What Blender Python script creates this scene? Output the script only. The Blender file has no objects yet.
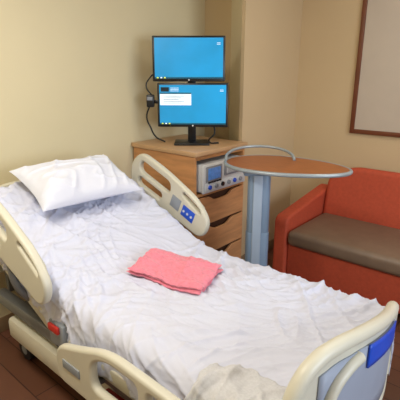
import bpy, bmesh, math, random
from mathutils import Vector, Matrix, noise
random.seed(3)
D=bpy.data
scene=bpy.context.scene
COL=scene.collection
try:
    scene.view_settings.view_transform='Standard'
except Exception: pass

# ---------- materials ----------
def srgb(h):
    h=h.lstrip('#'); c=[int(h[i:i+2],16)/255 for i in (0,2,4)]
    return [((x/12.92) if x<=0.04045 else ((x+0.055)/1.055)**2.4) for x in c]+[1]
def mat(name,col,rough=.6,var=.06,scale=8,bump=0,bscale=200,metal=0,emit=0,coat=0,stretch=None,spec=.5,sheen=0):
    m=D.materials.new(name); m.use_nodes=True
    nt=m.node_tree; b=nt.nodes['Principled BSDF']
    c=srgb(col)
    tc=nt.nodes.new('ShaderNodeTexCoord'); mp=nt.nodes.new('ShaderNodeMapping')
    nt.links.new(tc.outputs['Object'],mp.inputs['Vector'])
    if stretch: mp.inputs['Scale'].default_value=stretch
    n=nt.nodes.new('ShaderNodeTexNoise'); n.inputs['Scale'].default_value=scale; n.inputs['Detail'].default_value=4
    nt.links.new(mp.outputs['Vector'],n.inputs['Vector'])
    r=nt.nodes.new('ShaderNodeValToRGB')
    r.color_ramp.elements[0].position=.3; r.color_ramp.elements[1].position=.7
    r.color_ramp.elements[0].color=[x*(1-var) for x in c[:3]]+[1]
    r.color_ramp.elements[1].color=[min(1,x*(1+var)) for x in c[:3]]+[1]
    nt.links.new(n.outputs['Fac'],r.inputs['Fac'])
    nt.links.new(r.outputs['Color'],b.inputs['Base Color'])
    b.inputs['Roughness'].default_value=rough; b.inputs['Metallic'].default_value=metal
    b.inputs['Specular IOR Level'].default_value=spec
    if coat: b.inputs['Coat Weight'].default_value=coat
    if sheen: b.inputs['Sheen Weight'].default_value=sheen
    if emit:
        nt.links.new(r.outputs['Color'],b.inputs['Emission Color']); b.inputs['Emission Strength'].default_value=emit
    if bump:
        n2=nt.nodes.new('ShaderNodeTexNoise'); n2.inputs['Scale'].default_value=bscale
        bp=nt.nodes.new('ShaderNodeBump'); bp.inputs['Strength'].default_value=bump; bp.inputs['Distance'].default_value=.003
        nt.links.new(tc.outputs['Object'],n2.inputs['Vector'])
        nt.links.new(n2.outputs['Fac'],bp.inputs['Height']); nt.links.new(bp.outputs['Normal'],b.inputs['Normal'])
    return m
M={}
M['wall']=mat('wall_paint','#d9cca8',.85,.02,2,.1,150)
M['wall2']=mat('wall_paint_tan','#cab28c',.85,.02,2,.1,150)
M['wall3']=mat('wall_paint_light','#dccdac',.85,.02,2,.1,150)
M['ceil']=mat('ceiling_paint','#e8e2d2',.9,.01,3)
M['trim']=mat('baseboard_vinyl','#8a7256',.6,.03)
M['wood']=mat('maple_wood','#bd8655',.45,.16,5,0,stretch=(1,1,7))
M['woodh']=mat('drawer_wood','#c58e60',.45,.16,5,0,stretch=(7,1,7))
M['wooddark']=mat('dark_wood_gap_shade','#4a2c1a',.6)  # dark wood on sofa legs; paints in the shade behind the drawer fronts
M['woodtop']=mat('cabinet_laminate','#c09a72',.4,.08,6)
M['laminate']=mat('cherry_laminate','#98592f',.4,.14,7,stretch=(2,9,2))
M['frame']=mat('picture_wood','#6d3a22',.4,.12,9)
M['board']=mat('board_panel','#bfb1a1',.5,.02)
M['red']=mat('red_upholstery','#b5492d',.75,.08,40,.3,300)
M['brown']=mat('brown_vinyl','#7a6553',.45,.08,12)
M['sheet']=mat('white_cotton_sheet','#cdcfdf',.9,.02,6,.25,400)
M['pillow']=mat('white_pillowcase','#dadce8',.9,.015,6,.2,400)
M['mattress']=mat('mattress_vinyl','#7f8ba6',.6,.05)
M['blanket']=mat('woven_blanket','#c9c8cb',.95,.07,120,.5,260)
M['pink']=mat('pink_terry','#e58293',.95,.10,70,.9,220,sheen=.3)
M['beige']=mat('bed_plastic','#cfcab8',.4,.02)
M['greybed']=mat('bed_panel_grey','#8e949c',.5,.04)
M['fbpanel']=mat('footboard_insert','#9aa2b2',.5,.03)
M['steel']=mat('painted_steel','#7c7d7e',.4,.05,metal=.4)
M['dark']=mat('dark_rubber','#22232a',.6,.05)
M['black']=mat('black_plastic','#101114',.35,.05)
M['blue']=mat('blue_panel','#1c50c8',.4,.05)
M['redtag']=mat('red_plastic','#c03028',.4,.05)
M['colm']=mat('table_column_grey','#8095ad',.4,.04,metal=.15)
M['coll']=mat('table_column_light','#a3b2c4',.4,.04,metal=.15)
M['rim']=mat('table_rim_grey','#9aa3a8',.35,.03,metal=.3)
M['dev']=mat('monitor_casing','#cfd2d6',.45,.03)
M['devgrey']=mat('device_grey','#8b8f98',.5,.04)
M['screen']=mat('screen_blue','#1a88bd',.3,.14,3,emit=.62)
M['win']=mat('screen_window','#d5e2ea',.3,.03,emit=.7)
M['windk']=mat('screen_text','#16242e',.3,.3,60,emit=.2)
M['taskbar']=mat('screen_taskbar','#14566f',.3,.1,emit=.5)
M['icon']=mat('screen_icon','#d8e050',.3,.1,emit=.6)
M['lcd']=mat('lcd_blue','#4a78b8',.3,.2,50,emit=.3)
M['diff']=mat('light_diffuser','#fff6e4',.5,.0,emit=2.0)
M['whiteframe']=mat('window_frame_white','#e5e3dc',.5)
fm=D.materials.new('wood_plank_floor'); fm.use_nodes=True
nt=fm.node_tree; b=nt.nodes['Principled BSDF']
tc=nt.nodes.new('ShaderNodeTexCoord'); br=nt.nodes.new('ShaderNodeTexBrick')
br.inputs['Color1'].default_value=srgb('#5b3a2a'); br.inputs['Color2'].default_value=srgb('#70493a'); br.inputs['Mortar'].default_value=srgb('#33201a')
br.inputs['Scale'].default_value=1; br.inputs['Brick Width'].default_value=1.2; br.inputs['Row Height'].default_value=.13; br.inputs['Mortar Size'].default_value=.003
nt.links.new(tc.outputs['Object'],br.inputs['Vector']); nt.links.new(br.outputs['Color'],b.inputs['Base Color'])
b.inputs['Roughness'].default_value=.35
M['floor']=fm

# ---------- helpers ----------
def empty(name,loc=(0,0,0)):
    e=D.objects.new(name,None); e.location=loc; e.empty_display_size=.1; COL.objects.link(e); return e
def setpar(o,p):
    if p:
        o.parent=p; o.matrix_parent_inverse=Matrix.Translation(p.location).inverted()
def finish(name,me,m,par,smooth=True,ang=40):
    me.name=name
    o=D.objects.new(name,me); COL.objects.link(o)
    if m is not None:
        me.materials.clear(); me.materials.append(M[m])
    if smooth:
        for p in me.polygons: p.use_smooth=True
        try: me.set_sharp_from_angle(angle=math.radians(ang))
        except Exception: pass
    setpar(o,par); return o
def box(name,x,y,z,m,par=None,bev=.004,mw=None,seg=2):
    bm=bmesh.new(); bmesh.ops.create_cube(bm,size=1)
    c=Vector(((x[0]+x[1])/2,(y[0]+y[1])/2,(z[0]+z[1])/2)); s=Vector((x[1]-x[0],y[1]-y[0],z[1]-z[0]))
    for v in bm.verts: v.co=Vector((v.co.x*s.x,v.co.y*s.y,v.co.z*s.z))+c
    if bev>0: bmesh.ops.bevel(bm,geom=bm.edges[:],offset=min(bev,min(s)*.49),segments=seg,profile=.5,affect='EDGES')
    if mw is not None: bm.transform(mw)
    me=D.meshes.new(name); bm.to_mesh(me); bm.free()
    return finish(name,me,m,par)
def from_curve(name,cu,m,par,mw=None,ang=40):
    t=D.objects.new('tmp',cu); COL.objects.link(t)
    dg=bpy.context.evaluated_depsgraph_get(); dg.update()
    me=D.meshes.new_from_object(t.evaluated_get(dg)); D.objects.remove(t); D.curves.remove(cu)
    if mw is not None: me.transform(mw)
    return finish(name,me,m,par,ang=ang)
def tube(name,pts,r,m,par=None,cyc=False,mw=None,smooth=True,res=4):
    cu=D.curves.new('c','CURVE'); cu.dimensions='3D'; cu.bevel_depth=r; cu.bevel_resolution=res; cu.use_fill_caps=True
    if smooth and len(pts)>2:
        sp=cu.splines.new('BEZIER'); sp.bezier_points.add(len(pts)-1)
        for bp,p in zip(sp.bezier_points,pts):
            bp.co=p; bp.handle_left_type='AUTO'; bp.handle_right_type='AUTO'
        sp.resolution_u=8
    else:
        sp=cu.splines.new('POLY'); sp.points.add(len(pts)-1)
        for q,p in zip(sp.points,pts): q.co=(*p,1)
    sp.use_cyclic_u=cyc
    return from_curve(name,cu,m,par,mw,ang=60)
def rnd(pts,r,n=6):
    out=[];N=len(pts)
    for i in range(N):
        p=Vector(pts[i][:2]); a=Vector(pts[i-1][:2]); c=Vector(pts[(i+1)%N][:2])
        rr=pts[i][2] if len(pts[i])>2 else r
        da=(a-p);dc=(c-p); rr=min(rr,da.length*.49,dc.length*.49)
        p0=p+da.normalized()*rr; p1=p+dc.normalized()*rr
        for k in range(n+1):
            t=k/n; out.append((1-t)**2*p0+2*t*(1-t)*p+t*t*p1)
    return out
def plate(name,outer,holes,th,bev,mw,m,par):
    cu=D.curves.new('c','CURVE'); cu.dimensions='2D'; cu.fill_mode='BOTH'
    cu.extrude=max(th/2-bev,.0001); cu.bevel_depth=bev; cu.bevel_resolution=3; cu.offset=-bev
    for L in [outer]+holes:
        sp=cu.splines.new('POLY'); sp.points.add(len(L)-1)
        for q,p in zip(sp.points,L): q.co=(p[0],p[1],0,1)
        sp.use_cyclic_u=True
    return from_curve(name,cu,m,par,mw)
def cyl(name,p0,p1,r,m,par=None,seg=24,r2=None,bev=.003):
    p0=Vector(p0);p1=Vector(p1);d=p1-p0
    bm=bmesh.new(); bmesh.ops.create_cone(bm,cap_ends=True,segments=seg,radius1=r,radius2=r if r2 is None else r2,depth=d.length)
    if bev>0:
        es=[e for e in bm.edges if len(e.link_faces)==2 and any(len(f.verts)>4 for f in e.link_faces)]
        bmesh.ops.bevel(bm,geom=es,offset=bev,segments=2,profile=.5,affect='EDGES')
    q=d.to_track_quat('Z','Y').to_matrix().to_4x4()
    bm.transform(Matrix.Translation((p0+p1)/2)@q)
    me=D.meshes.new(name); bm.to_mesh(me); bm.free()
    return finish(name,me,m,par)
def grid(name,nu,nv,fn,m,par,solid=0,closeu=False):
    vs=[fn(i/(nu-1),j/(nv-1)) for i in range(nu) for j in range(nv)]
    fs=[(i*nv+j,(i+1)*nv+j,(i+1)*nv+j+1,i*nv+j+1) for i in range(nu-1) for j in range(nv-1)]
    me=D.meshes.new(name); me.from_pydata([tuple(v) for v in vs],[],fs); me.update()
    o=finish(name,me,m,par,ang=180)
    if solid:
        md=o.modifiers.new('s','SOLIDIFY'); md.thickness=solid; md.offset=-1
    return o
def plane_m(origin,ex,ey):
    ex=Vector(ex).normalized(); ey=Vector(ey).normalized(); ez=ex.cross(ey)
    return Matrix.Translation(origin)@Matrix((ex,ey,ez)).transposed().to_4x4()
def W(x,y,z=0):
    return Vector((.7547*x-.6561*y,.6561*x+.7547*y,z))

# ---------- room ----------
HW=-2.5; SW=3.5; XR=1.6; YF=-1.3; H=2.7
box('floor',(HW-.1,XR+.1),(YF-.1,SW+.1),(-.1,0),'floor',bev=0)
box('ceiling',(HW-.1,XR+.1),(YF-.1,SW+.1),(H,H+.1),'ceil',bev=0)
box('wall_head',(HW-.1,HW),(YF-.1,SW+.1),(0,H),'wall',bev=0)
box('wall_sofa',(HW,XR+.1),(SW,SW+.1),(0,H),'wall2',bev=0)
box('wall_near',(HW,XR+.1),(YF-.1,YF),(0,H),'wall',bev=0)
wy=(.2,2.4); wz=(.9,2.3)
e=empty('wall_window',(XR,0,0))
box('wall_below',(XR,XR+.1),(YF,SW),(0,wz[0]),'wall',e,0)
box('wall_above',(XR,XR+.1),(YF,SW),(wz[1],H),'wall',e,0)
box('wall_side_a',(XR,XR+.1),(YF,wy[0]),wz,'wall',e,0)
box('wall_side_b',(XR,XR+.1),(wy[1],SW),wz,'wall',e,0)
e=empty('window_1',(XR,1.3,1.6))
for i,(a,b_) in enumerate([((wy[0],wy[0]+.05),wz),((wy[1]-.05,wy[1]),wz),((1.275,1.325),wz)]):
    box('stile_%d'%i,(XR+.02,XR+.07),a,b_,'whiteframe',e)
for i,a in enumerate([(wz[0],wz[0]+.05),(wz[1]-.05,wz[1])]):
    box('rail_%d'%i,(XR+.02,XR+.07),wy,a,'whiteframe',e)
def prism(name,pts,z0,z1,mts,par=None):
    n=len(pts); vs=[(p[0],p[1],z0) for p in pts]+[(p[0],p[1],z1) for p in pts]
    fs=[(i,(i+1)%n,(i+1)%n+n,i+n) for i in range(n)]+[tuple(range(n))[::-1],tuple(range(n,2*n))]
    me=D.meshes.new(name); me.from_pydata(vs,[],fs); me.update()
    o=finish(name,me,None,par,smooth=False)
    ks=sorted(set(mts))
    for k in ks: me.materials.append(M[k])
    for i,p in enumerate(me.polygons): p.material_index=ks.index(mts[i]) if i<n else 0
    return o
prism('wall_return',[(HW,SW),(HW,2.94),(-2.22,2.94),(-1.92,2.67),(-1.89,2.67),(-1.89,SW)],0,H,['wall2','wall2','wall3','wall2','wall2','wall2'])
box('baseboard_sofa',(-1.87,XR),(SW-.012,SW),(0,.1),'trim')
box('baseboard_head',(HW,HW+.012),(YF,2.94),(0,.1),'trim')
box('baseboard_return',(-1.89,-1.878),(2.67,SW-.012),(0,.1),'trim')

# ---------- ceiling lights ----------
for i,(x,y) in enumerate([(-1.35,.2),(-.3,2.4)]):
    e=empty('ceiling_light',(x,y,H))
    box('housing',(x-.62,x+.62),(y-.32,y+.32),(H-.05,H),'whiteframe',e,.005)
    box('diffuser',(x-.58,x+.58),(y-.28,y+.28),(H-.058,H-.048),'diff',e,.002)
    L=D.lights.new('lamp','AREA'); L.shape='RECTANGLE'; L.size=1.1; L.size_y=.5; L.energy=[36,11][i]; L.color=(1,.95,.84)
    o=D.objects.new('lamp',L); o.location=(x,y,H-.07); COL.objects.link(o); setpar(o,e)
L=D.lights.new('window_daylight','AREA'); L.shape='RECTANGLE'; L.size=1.3; L.size_y=2.0; L.energy=60; L.color=(.74,.85,1)
o=D.objects.new('window_daylight',L); o.location=(XR+.3,1.3,1.65); o.rotation_euler=(0,math.radians(82),0); COL.objects.link(o)
w=D.worlds.new('world'); scene.world=w; w.use_nodes=True
w.node_tree.nodes['Background'].inputs['Color'].default_value=(.75,.85,1,1); w.node_tree.nodes['Background'].inputs['Strength'].default_value=.8

# ---------- bed ----------
bed=empty('hospital_bed',(-1.4,1.28,0))
C=1.28; ZB=.65
TH=math.radians(24)
def prof(s):
    k=.12; d=(-1.47-s)
    return ZB+math.tan(TH)*(d+math.sqrt(d*d+k*k))/2-.012
def ridge(x,y,z=0):
    return 1-abs(noise.noise(Vector((x,y,z))))*2.2
def wr(s,m):
    wx=noise.noise(Vector((s*1.6,m*1.6,5)))*.3; wy=noise.noise(Vector((s*1.6,m*1.6,9)))*.3
    s2=s+wx; m2=m+wy
    h=0
    for (A,fu,fv,am,z) in [(.55,1.2,7,.014,1),(-.9,1.3,8,.012,4),(1.25,1.5,11,.009,7),(-.35,1.8,15,.008,11),(.9,2.2,19,.006,15),(.2,3,24,.004,2)]:
        u=s2*math.cos(A)+m2*math.sin(A); v=-s2*math.sin(A)+m2*math.cos(A)
        r=max(0,ridge(u*fu,v*fv,z)); msk=.3+1.0*max(0,min(1,.5+noise.noise(Vector((s*2.2,m*2.2,z*3+20)))*1.8))
        h+=am*(r**4.5)*msk
    h+=.012*noise.noise(Vector((s*2.6,m*2.6,3)))
    return h
def bedpt(s,a,off=0):
    w=.45; r=.055; z0=prof(s)
    aa=abs(a); sg=1 if a>0 else -1
    if aa<w-r: m=aa; dz=0; nm=Vector((0,0,1))
    elif aa<w-r+r*math.pi/2:
        t=(aa-(w-r))/r; m=w-r+r*math.sin(t); dz=-r*(1-math.cos(t)); nm=Vector((0,sg*math.sin(t),math.cos(t)))
    else:
        q=aa-(w-r+r*math.pi/2); m=w+.01*noise.noise(Vector((s*7,q*3,sg)))+q*.06; dz=-r-q; nm=Vector((0,sg,0))
    p=Vector((s,C+sg*m,z0+dz))
    return p+nm*(wr(s,C+a)+off)
def sheetf(u,v):
    s0,s1=-2.26,-.415
    L=s1-s0+.28; d=u*L
    a=(v-.5)*2*(.47+.175+.02*noise.noise(Vector((u*9,1 if v>.5 else 5,2))))
    if d<.14:
        p=bedpt(s0,a); k=.14-d; return p+Vector((-.02*math.sin(min(1,k/.04)*1.57),0,-k))
    if d>L-.14:
        p=bedpt(s1,a); k=d-(L-.14); return p+Vector((.02*math.sin(min(1,k/.04)*1.57),0,-k))
    return bedpt(s0+d-.14,a)
o=grid('bed_sheet',380,230,sheetf,'sheet',bed,.003)
def matf(u,v):
    s=-2.24+u*1.81
    a=v*2*math.pi
    x=math.copysign(min(1,abs(math.cos(a))*1.25),math.cos(a)); y=math.copysign(min(1,abs(math.sin(a))*1.25),math.sin(a))
    f=1 if 0<u<1 else 0
    return Vector((s,C+.425*x*f,prof(s)-.10+.075*y*f))
grid('mattress',40,41,lambda u,v:matf(u,v),'mattress',bed)
def blf(u,v):
    s=-.76+u*.33+.03*noise.noise(Vector((v*5,1,1))); top=.30+.12*math.sin(u*2.6)+.03*noise.noise(Vector((u*7,3,3)))
    a=-(.66-v*(.66-(.47-top*.45)))
    p=bedpt(s,a,.012+.005*noise.noise(Vector((u*5,v*5,2)))+.008*max(0,ridge(u*3+v*1.5,v*1.2,1))**3)
    e=min(u,1-u,1-v)*12
    return p+Vector((0,0,-.009*max(0,1-e)))
grid('blanket_fold',70,50,blf,'blanket',bed,.006)

def rot_section():
    return plane_m(Vector((-1.50,C,ZB-.21)),(-math.cos(TH),0,math.sin(TH)),(0,-1,0))
RS=rot_section()
box('deck_head',(-.0,.80),(-.43,.43),(-.03,.0),'greybed',bed,.01,mw=RS)
box('deck_foot',(-1.50,-.42),(C-.43,C+.43),(ZB-.215,ZB-.185),'greybed',bed,.01)
for sg,n in((-1,'near'),(1,'far')):
    box('side_beam_'+n,(-2.3,-.42),(C+sg*.40-.03,C+sg*.40+.03),(.33,.40),'steel',bed,.01)
    box('deck_trim_'+n,(-1.48,-.44),(C+sg*.455-.012,C+sg*.455+.012),(ZB-.245,ZB-.175),'beige',bed,.01)
    box('head_trim_'+n,(0.03,.78),(sg*.455-.012,sg*.455+.012),(-.05,.03),'beige',bed,.01,mw=RS)
    box('base_beam_'+n,(-2.2,-.6),(C+sg*.32-.03,C+sg*.32+.03),(.14,.21),'beige',bed,.012)
    box('base_cover_'+n,(-2.15,-1.50),(C+sg*.40-.05,C+sg*.40+.05),(.17,.30),'beige',bed,.03)
    for k,(a,b_) in enumerate([((-2.05,.18),(-1.55,.36)),((-.75,.18),(-1.2,.36))]):
        tube('lift_arm_%s_%d'%(n,k),[(a[0],C+sg*.33,a[1]),(b_[0],C+sg*.36,b_[1])],.024,'steel',bed)
    for k,x in enumerate((-2.12,-.66)):
        cyl('castor_%s_%d'%(n,k),(x,C+sg*.36-.025,.065),(x,C+sg*.36+.025,.065),.065,'dark',bed)
        cyl('castor_hub_%s_%d'%(n,k),(x,C+sg*.36-.028,.065),(x,C+sg*.36+.028,.065),.03,'greybed',bed)
        box('castor_fork_%s_%d'%(n,k),(x-.03,x+.03),(C+sg*.36-.035,C+sg*.36+.035),(.12,.16),'greybed',bed,.01)
for k,x in enumerate((-2.05,-1.35,-.75)):
    box('cross_beam_%d'%k,(x-.03,x+.03),(C-.40,C+.40),(.33,.39),'steel',bed,.008)
    box('base_cross_%d'%k,(x-.04,x+.04),(C-.34,C+.34),(.15,.20),'beige',bed,.008)
box('motor_housing',(-1.3,-.85),(C-.18,C+.18),(.21,.33),'greybed',bed,.03)
tube('head_actuator',[(-1.2,C-.25,.33),(-1.95,C-.25,.60)],.022,'steel',bed)
for k in range(3):
    tube('bed_cable_%d'%k,[(-1.75+.03*k,C-.41,.42),(-1.6+.04*k,C-.44,.36-.02*k),(-1.45,C-.43,.40),(-1.3,C-.42,.37-.02*k),(-1.15,C-.41,.41)],.006,'dark',bed)
box('brake_tag',(-1.58,-1.50),(C-.50,C-.485),(.50,.535),'redtag',bed,.005)
box('latch_block',(-1.60,-1.48),(C-.485,C-.45),(.42,.54),'greybed',bed,.01)
box('brake_pedal',(-1.35,-1.22),(C-.44,C-.36),(.20,.23),'redtag',bed,.01)
box('headboard_post_a',(-2.38,-2.34),(C-.33,C-.27),(.33,.6),'steel',bed,.006)
box('headboard_post_b',(-2.38,-2.34),(C+.27,C+.33),(.33,.6),'steel',bed,.006)
plate('headboard',rnd([(-.47,.45,.05),(.47,.45,.05),(.47,.85,.15),(.3,.98,.2),(-.3,.98,.2),(-.47,.85,.15)],.1),[rnd([(-.2,.86),(.2,.86),(.2,.92),(-.2,.92)],.03)],.04,.012,plane_m(Vector((-2.40,C,0)),(0,1,0),(0,0,1)),'beige',bed)

for sg,n in((1,'far'),(-1,'near')):
    mw=plane_m(Vector((-1.555,C+sg*.515,.635)),(-math.cos(TH),0,math.sin(TH)),(math.sin(TH),0,math.cos(TH)))@Matrix.Diagonal((.93,.90,1,1))
    outer=rnd([(-.02,.00,.08),(.70,-.04,.12),(.76,.12,.12),(.70,.25,.14),(.45,.262,.1),(.12,.235,.12),(-.03,.15,.12)],.1,8)
    h1=rnd([(.34,.125,.04),(.66,.115,.05),(.67,.20,.06),(.36,.208,.04)],.03)
    h2=rnd([(.40,.03,.03),(.64,.015,.03),(.65,.075,.03),(.40,.085,.03)],.03)
    h3=rnd([(.055,.16,.012),(.24,.19,.012),(.24,.215,.012),(.075,.19,.012)],.012)
    plate('head_rail_'+n,outer,[h1,h2,h3],.04,.014,mw,'beige',bed)
    for s2 in ((-1,1) if sg>0 else (1,)):
        b0=.021*s2
        box('rail_control_%s_%d'%(n,s2),(.09,.20),(.06,.14),(b0-.003,b0+.003),'blue',bed,.002,mw=mw)
        box('rail_control_pad_%s_%d'%(n,s2),(.225,.31),(.06,.15),(b0-.002,b0+.002),'greybed',bed,.002,mw=mw)
        for q in range(3):
            cyl('rail_btn_%s_%d_%d'%(n,s2,q),mw@Vector((.11+.035*q,.10,b0)),mw@Vector((.11+.035*q,.10,b0+.006*s2)),.008,'dev',bed,12,bev=0)
    tube('rail_arm_'+n,[tuple(mw@Vector((.35,.02,0))),(-1.82,C+sg*.50,.62),(-1.80,C+sg*.43,.52)],.018,'steel',bed)
for sg,n in((1,'far'),(-1,'near')):
    mw=plane_m(Vector((0,C+sg*.52,0)),(1,0,0),(0,0,1))
    zo=0 if sg<0 else -.08
    outer=rnd([(-1.46,.33,.06),(-.60,.33,.08),(-.55,.48,.1),(-.66,.615,.1),(-1.10,.635,.12),(-1.28,.56,.12),(-1.46,.50,.07)],.1,8)
    h=[rnd([(-1.20,.42,.04),(-.93,.42,.03),(-.93,.585,.03),(-1.10,.59,.05),(-1.20,.54,.05)],.03),rnd([(-.88,.42,.03),(-.64,.42,.04),(-.61,.48,.05),(-.69,.575,.05),(-.88,.585,.03)],.03)]
    outer=[Vector((p.x,p.y+zo)) for p in outer]; h=[[Vector((p.x,p.y+zo)) for p in q] for q in h]
    plate('mid_rail_'+n,outer,h,.038,.014,mw,'beige',bed)
    box('rail_latch_'+n,(-1.40,-1.28),(C+sg*.54-.004,C+sg*.54+.004),(.42+zo,.46+zo),'greybed',bed,.003)
    for k,x in enumerate((-1.3,-.9)):
        tube('mid_arm_%s_%d'%(n,k),[(x,C+sg*.51,.36+zo),(x+.02,C+sg*.47,.36),(x+.04,C+sg*.40,.37)],.016,'steel',bed)
# footboard
top=[(.80,.50),(.812,.64),(.835,.74),(.87,.81),(.93,.85),(1.01,.856),(1.15,.832),(1.33,.785),(1.50,.735),(1.62,.70),(1.70,.65),(1.75,.56),(1.76,.50)]
def bow(m): return -.425+.07*(1-((m-C)/.48)**2)
def topz(m):
    for (a,b_),(c,d_) in zip(top,top[1:]):
        if a<=m<=c: return b_+(d_-b_)*(m-a)/(c-a)
    return .5
def fbf(u,v):
    m=.81+u*.94; z=.33+(topz(m)-.33)*v
    return Vector((bow(m)+.0,m,z))
o=grid('footboard_panel',60,20,fbf,'beige',bed,.02); o.modifiers[0].offset=0
tube('footboard_frame',[(bow(m),m,z) for m,z in [(.83,.33),(.80,.42)]+top+[(1.74,.40),(1.70,.33)]],.024,'beige',bed)
tube('footboard_bottom',[(bow(m),m,.335) for m in(.82,1.0,1.28,1.55,1.71)],.02,'beige',bed)
def patch(name,m0,m1,zl,zh,off,mt,th=.006):
    def f(u,v):
        m=m0+u*(m1-m0)
        return Vector((bow(m)+off,m,topz(m)+zl+(zh-zl)*v))
    return grid(name,24,6,f,mt,bed,th)
patch('footboard_recess',.93,1.66,-.36,-.045,.016,'fbpanel')
patch('footboard_control',1.20,1.58,-.125,-.04,.024,'blue')
tube('footboard_handle',[(bow(m)+.022,m,topz(m)+dz) for m,dz in((.95,-.34),(.955,-.2),(.99,-.12),(1.06,-.075),(1.13,-.06))],.018,'beige',bed)

# ---------- pillow ----------
def pillow(name,c,lx,ly,h,rotm,mt,par=None,seed=0):
    def f(u,v):
        a=u*2-1
        if v<=.5: b_=v*4-1; side=1
        else: b_=3-v*4; side=-1
        px=a*lx*(1-.07*(1-b_*b_)) ; py=b_*ly*(1-.08*(1-a*a))
        th=h*((max(0,1-abs(a)**2.8))*(max(0,1-abs(b_)**2.8)))**.55
        n1=noise.noise(Vector((px*5+seed,py*5,side)))*.035+max(0,ridge(px*5+seed,py*10+px*4,side))**3*.014+max(0,ridge(px*12+seed,py*5-px*4,side+3))**3*.010
        edge=min(1,(1-max(abs(a),abs(b_)))*4)
        z=side*th*(1 if side>0 else .6)+n1*edge*(1 if side>0 else .2)
        return rotm@Vector((px,py,z))+Vector(c)
    return grid(name,90,141,f,mt,par)
R=Matrix.Rotation(math.radians(22),3,'Y')@Matrix.Rotation(math.radians(-3),3,'Z')
pillow('pillow',(-2.04,1.295,1.005),.195,.31,.088,R,'pillow',None,2)

# ---------- pink towel ----------
tw=empty('pink_towel',(-1.30,1.32,.67))
A=math.radians(-24+41)
for k in range(2):
    def f(u,v,k=k):
        a=u*2-1
        if v<=.5: b_=v*4-1; sd=1
        else: b_=3-v*4; sd=-1
        lx=.190-.003*k; ly=.132-.002*k
        px=a*lx; py=b_*ly
        th=.015*((1-abs(a)**8)*(1-abs(b_)**8))**.5
        px+=.016*noise.noise(Vector((b_*1.6,k*.4,4))); py+=.016*noise.noise(Vector((a*1.6,k*.4,8)))
        q=Matrix.Rotation(A+.04*k,2)@Vector((px,py))
        s=-1.30+q.x+.006*k; m=1.315+q.y
        z=prof(s)+wr(s,m)*.6+.018+.023*k+sd*th+.014*noise.noise(Vector((px*7,py*7,.3)))+.010*max(0,ridge(px*5+py*3,py*10,.5))**3+.004*noise.noise(Vector((px*40,py*40,k)))
        return Vector((s,m,z))
    grid('towel_layer_%d'%k,60,81,f,'pink',tw)

# ---------- cabinet ----------
cab=empty('bedside_cabinet',(-2.2,2.38,0))
x0,x1=HW+.02,-1.85; y0,y1=2.075,2.655
box('side_panel_a',(x0,x1),(y0,y0+.02),(.0,1.05),'wood',cab)
box('side_panel_b',(x0,x1),(y1-.02,y1),(.0,1.05),'wood',cab)
box('back_panel',(x0,x0+.015),(y0+.02,y1-.02),(0.05,1.05),'wood',cab)
box('cabinet_top',(x0-.01,x1+.02),(y0-.012,y1+.012),(1.05,1.083),'woodtop',cab,.006)
box('shelf',(x0+.015,x1),(y0+.02,y1-.02),(.755,.775),'wood',cab)
box('top_rail',(x1-.02,x1),(y0+.02,y1-.02),(1.02,1.05),'wood',cab,.002)
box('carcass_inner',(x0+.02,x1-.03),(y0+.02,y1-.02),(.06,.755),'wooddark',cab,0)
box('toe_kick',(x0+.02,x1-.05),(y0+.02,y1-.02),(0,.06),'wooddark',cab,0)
wd=(y1-y0)/2-.012; cy=(y0+y1)/2
for k,(a,b_) in enumerate([(.535,.745),(.30,.52),(.065,.285)]):
    o_=[(-wd,a,.006),(wd,a,.006),(wd,b_,.006),(.14,b_,.03),(.08,b_-.04,.04),(-.08,b_-.04,.04),(-.14,b_,.03),(-wd,b_,.006)]
    plate('drawer_front_%d'%k,rnd(o_,.006,5),[],.022,.004,plane_m(Vector((x1-.005,cy,0)),(0,1,0),(0,0,1)),'woodh',cab)

# ---------- fetal monitor ----------
dv=empty('patient_monitor',(-2.05,cy,.775))
dx=x1+.03
hw=.245
box('casing',(dx-.36,dx),(cy-hw,cy+hw),(.79,.985),'dev',dv,.014)
box('casing_front',(dx-.01,dx+.012),(cy-hw-.005,cy+hw+.005),(.785,.99),'dev',dv,.01)
box('foot_base',(dx-.34,dx-.02),(cy-.2,cy+.2),(.775,.79),'dark',dv,.002)
box('display_bezel',(dx+.008,dx+.018),(cy-.225,cy-.05),(.865,.975),'devgrey',dv,.004)
box('display',(dx+.016,dx+.021),(cy-.205,cy-.07),(.880,.962),'lcd',dv,.001)
box('paper_door',(dx+.008,dx+.02),(cy-.02,cy+.215),(.88,.972),'devgrey',dv,.006)
box('paper_window',(dx+.018,dx+.023),(cy+.0,cy+.195),(.895,.955),'dev',dv,.002)
for i in range(6):
    box('paper_line_%d'%i,(dx+.022,dx+.0245),(cy+.01,cy+.185),(.90+.009*i,.902+.009*i),'devgrey',dv,0)
box('port_panel',(dx+.008,dx+.018),(cy-.23,cy+.22),(.80,.855),'dev',dv,.005)
for i in range(6):
    cyl('port_%d'%i,(dx+.015,cy-.19+.072*i,.828),(dx+.03,cy-.19+.072*i,.828),.016,['blue','devgrey','black','devgrey','blue','devgrey'][i],dv,16)
for i in range(5):
    box('key_%d'%i,(dx+.012,dx+.022),(cy-.20+.03*i,cy-.18+.03*i),(.858,.867),'black',dv,.001)
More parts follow.
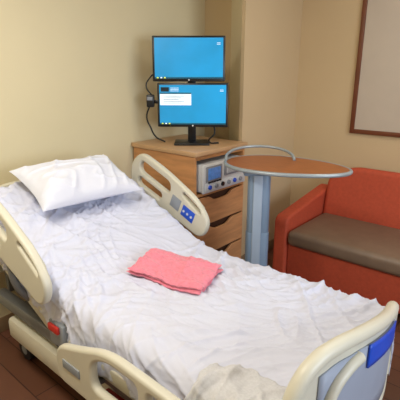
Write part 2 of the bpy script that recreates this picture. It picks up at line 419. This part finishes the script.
# ---------- desktop monitors ----------
mon=empty('dual_computer_monitor',W(-.06,3.12,1.08))
Rz=Matrix.Rotation(math.radians(41),4,'Z')
def LM(cx,cy_,cz,tilt=0,rz=0):
    return Matrix.Translation(W(cx,cy_,cz))@Rz@Matrix.Rotation(math.radians(rz),4,'Z')@Matrix.Rotation(math.radians(tilt),4,'X')
def monitor(tag,cx,cyy,cz,w,h,rz=0,tilt=0):
    mw=LM(cx,cyy,cz,tilt,rz)
    box('bezel_'+tag,(-w/2,w/2),(-.012,.014),(-h/2,h/2),'black',mon,.006,mw=mw)
    box('back_'+tag,(-w*.32,w*.32),(.01,.045),(-h*.34,h*.34),'black',mon,.015,mw=mw)
    box('screen_'+tag,(-w/2+.016,w/2-.016),(-.0145,-.0115),(-h/2+.02,h/2-.014),'screen',mon,0,mw=mw)
    box('taskbar_'+tag,(-w/2+.016,w/2-.016),(-.0158,-.0140),(-h/2+.02,-h/2+.030),'taskbar',mon,0,mw=mw)
    for i in range(3):
        box('icon_%s_%d'%(tag,i),(-w/2+.03+.025*i,-w/2+.042+.025*i),(-.0168,-.0150),(-h/2+.021,-h/2+.029),'icon' if i!=1 else 'win',mon,0,mw=mw)
    for i in range(2):
        box('logo_%s_%d'%(tag,i),(w/2-.06,w/2-.035),(-.0158,-.0142),(h/2-.05-.009*i,h/2-.047-.009*i),'win',mon,0,mw=mw)
    cyl('badge_'+tag,tuple(mw@Vector((0,-.0105,-h/2+.01))),tuple(mw@Vector((0,-.0135,-h/2+.01))),.006,'dev',mon,12,bev=0)
    return mw
m1=monitor('upper',-.078,3.10,1.685,.51,.305,0,-4)
m2=monitor('lower',-.052,3.10,1.368,.51,.31,-3,-2)
box('dialog',(-.235,-.01),(-.0165,-.0148),(.0,.085),'win',mon,0,mw=m2)
box('dialog_title',(-.235,-.01),(-.0178,-.016),(.078,.088),'taskbar',mon,0,mw=m2)
for i in range(5):
    box('dialog_text_%d'%i,(-.21,-.06-.02*(i%3)),(-.0178,-.016),(.062-.012*i,.065-.012*i),'devgrey',mon,0,mw=m2)
box('photo_tile',(-.228,-.17),(-.0165,-.0148),(.095,.125),'windk',mon,0,mw=m2)
for i in range(3):
    box('tile_text_%d'%i,(-.16,-.10),(-.0165,-.0148),(.118-.01*i,.121-.01*i),'win',mon,0,mw=m2)
ms=LM(-.06,3.10,0)
box('stand_pole',(-.03,.03),(.045,.075),(1.09,1.78),'black',mon,.008,mw=ms)
box('stand_base',(-.13,.13),(-.06,.14),(1.0845,1.10),'black',mon,.006,mw=ms)
box('mount_upper',(-.06,.06),(.04,.06),(1.64,1.76),'black',mon,.006,mw=ms)
box('mount_lower',(-.06,.06),(.04,.06),(1.31,1.43),'black',mon,.006,mw=ms)
box('side_arm',(-.31,.0),(.06,.08),(1.375,1.40),'black',mon,.006,mw=ms)
box('side_adapter',(-.33,-.275),(.03,.08),(1.35,1.44),'black',mon,.008,mw=ms)
box('side_adapter_label',(-.325,-.285),(.027,.031),(1.40,1.425),'devgrey',mon,.001,mw=ms)
tube('side_cable_a',[tuple(ms@Vector(p)) for p in((-.31,.06,1.36),(-.335,.06,1.28),(-.31,.07,1.20),(-.27,.06,1.13),(-.2,.05,1.095))],.006,'black',mon)
tube('side_cable_b',[tuple(ms@Vector(p)) for p in((-.29,.06,1.43),(-.33,.05,1.50),(-.30,.06,1.56),(-.25,.05,1.60))],.005,'black',mon)
tube('monitor_cable',[tuple(ms@Vector(p)) for p in((.14,.05,1.27),(.17,.07,1.16),(.13,.02,1.10),(.20,.02,1.092))],.006,'black',mon)

# ---------- overbed table ----------
tb=empty('overbed_table',W(.36,2.47,0))
TA=math.radians(-28+41)
tc_=W(.52,2.50)
mwT=Matrix.Translation((tc_.x,tc_.y,1.05))@Matrix.Rotation(TA,4,'Z')
out=[]
for i in range(72):
    t=i/72*2*math.pi
    x=.375*math.cos(t); y=.24*math.sin(t)
    y*=(1-.18*math.cos(t))
    out.append(Vector((x,y)))
plate('table_top',out,[],.024,.006,mwT,'laminate',tb)
tube('table_rim',[tuple(mwT@Vector((p.x*1.01,p.y*1.01,.002))) for p in out],.012,'rim',tb,cyc=True,smooth=False)
gal=[]
for i in range(17):
    t=math.radians(30+i*(205-30)/16)
    x=-.17+.215*math.cos(t); y=.02+.23*math.sin(t)
    lift=.055*math.sin(math.pi*min(1,max(0,i/16)))**.5
    gal.append(tuple(mwT@Vector((x,y,.012+lift))))
tube('table_gallery',gal,.009,'rim',tb)
cp=W(.36,2.47)
mc=Matrix.Translation((cp.x,cp.y,0))@Rz
o_=rnd([(-.072,-.045),(.072,-.045),(.072,.045),(-.072,.045)],.04,6)
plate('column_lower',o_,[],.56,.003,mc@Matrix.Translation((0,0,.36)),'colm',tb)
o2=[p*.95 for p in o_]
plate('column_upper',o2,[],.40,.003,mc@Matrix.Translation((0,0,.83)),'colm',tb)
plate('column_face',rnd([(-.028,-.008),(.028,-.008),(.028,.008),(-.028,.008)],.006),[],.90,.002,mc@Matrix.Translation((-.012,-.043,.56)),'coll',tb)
box('top_bracket',(-.10,.16),(-.05,.05),(1.005,1.038),'colm',tb,.012,mw=mc)
box('base_foot',(-.07,.07),(-.09,.09),(.05,.09),'colm',tb,.02,mw=mc)
for k,sx in enumerate((-.10,.10)):
    tube('base_leg_%d'%k,[(cp.x+sx*.3,cp.y,.075),(cp.x+sx,cp.y-.12,.065),(cp.x+sx*1.6,cp.y-.38,.06)],.018,'colm',tb)
    for q,yy in enumerate((-.06,-.38)):
        xx=cp.x+sx*(.9 if q==0 else 1.6)
        cyl('caster_%d_%d'%(k,q),(xx-.012,cp.y+yy,.024),(xx+.012,cp.y+yy,.024),.024,'dark',tb)

# ---------- sofa ----------
sf=empty('red_sofa',(-.7,3.08,0))
sx0,sx1=-1.56,.30
def soft(name,x,y,z,m,bev,mw=None):
    return box(name,x,y,z,m,sf,bev,mw,seg=5)
for n,a in(('left',sx0),('right',sx1-.11)):
    mwA=plane_m(Vector((a+.055,0,0)),(0,1,0),(0,0,1))
    plate('arm_'+n,rnd([(2.66,.06,.02),(3.45,.06,.02),(3.45,.66,.05),(3.30,.64,.08),(2.66,.55,.06)],.04),[],.11,.02,mwA,'red',sf)
soft('base',(sx0+.11,sx1-.11),(2.69,3.45),(.07,.34),'red',.015)
soft('seat_cushion',(sx0+.115,sx1-.115),(2.655,3.28),(.335,.455),'brown',.04)
pb=[(sx0+.11,.0,.03),(sx1-.11,.0,.03),(sx1-.11,.34,.06),(sx1-.28,.45,.07),(sx0+.30,.45,.07),(sx0+.115,.34,.06)]
plate('back_cushion',rnd(pb,.05,8),[],.13,.035,Matrix.Translation((0,3.31,.41))@Matrix.Rotation(math.radians(90-9),4,'X'),'red',sf)
for k,(x,y) in enumerate([(sx0+.08,2.72),(sx1-.08,2.72),(sx0+.08,3.40),(sx1-.08,3.40)]):
    box('leg_%d'%k,(x-.03,x+.03),(y-.03,y+.03),(0,.075),'wooddark',sf,.004)

# ---------- framed board ----------
pf=empty('framed_wall_board',(-.85,SW,1.7))
bx0,bx1=-1.37,-.25; bz0,bz1=1.11,2.35
box('panel',(bx0+.03,bx1-.03),(SW-.012,SW-.002),(bz0+.03,bz1-.03),'board',pf,0)
box('frame_l',(bx0,bx0+.035),(SW-.025,SW-.001),(bz0,bz1),'frame',pf)
box('frame_r',(bx1-.035,bx1),(SW-.025,SW-.001),(bz0,bz1),'frame',pf)
box('frame_b',(bx0+.035,bx1-.035),(SW-.024,SW-.001),(bz0,bz0+.035),'frame',pf)
box('frame_t',(bx0+.035,bx1-.035),(SW-.024,SW-.001),(bz1-.035,bz1),'frame',pf)

# ---------- camera ----------
cam=D.cameras.new('camera'); cam.lens=37.8; cam.sensor_width=36; cam.clip_start=.02
co=D.objects.new('camera',cam); co.location=(0,0,1.6); co.rotation_euler=(math.radians(73),0,math.radians(41)); COL.objects.link(co)
scene.camera=co
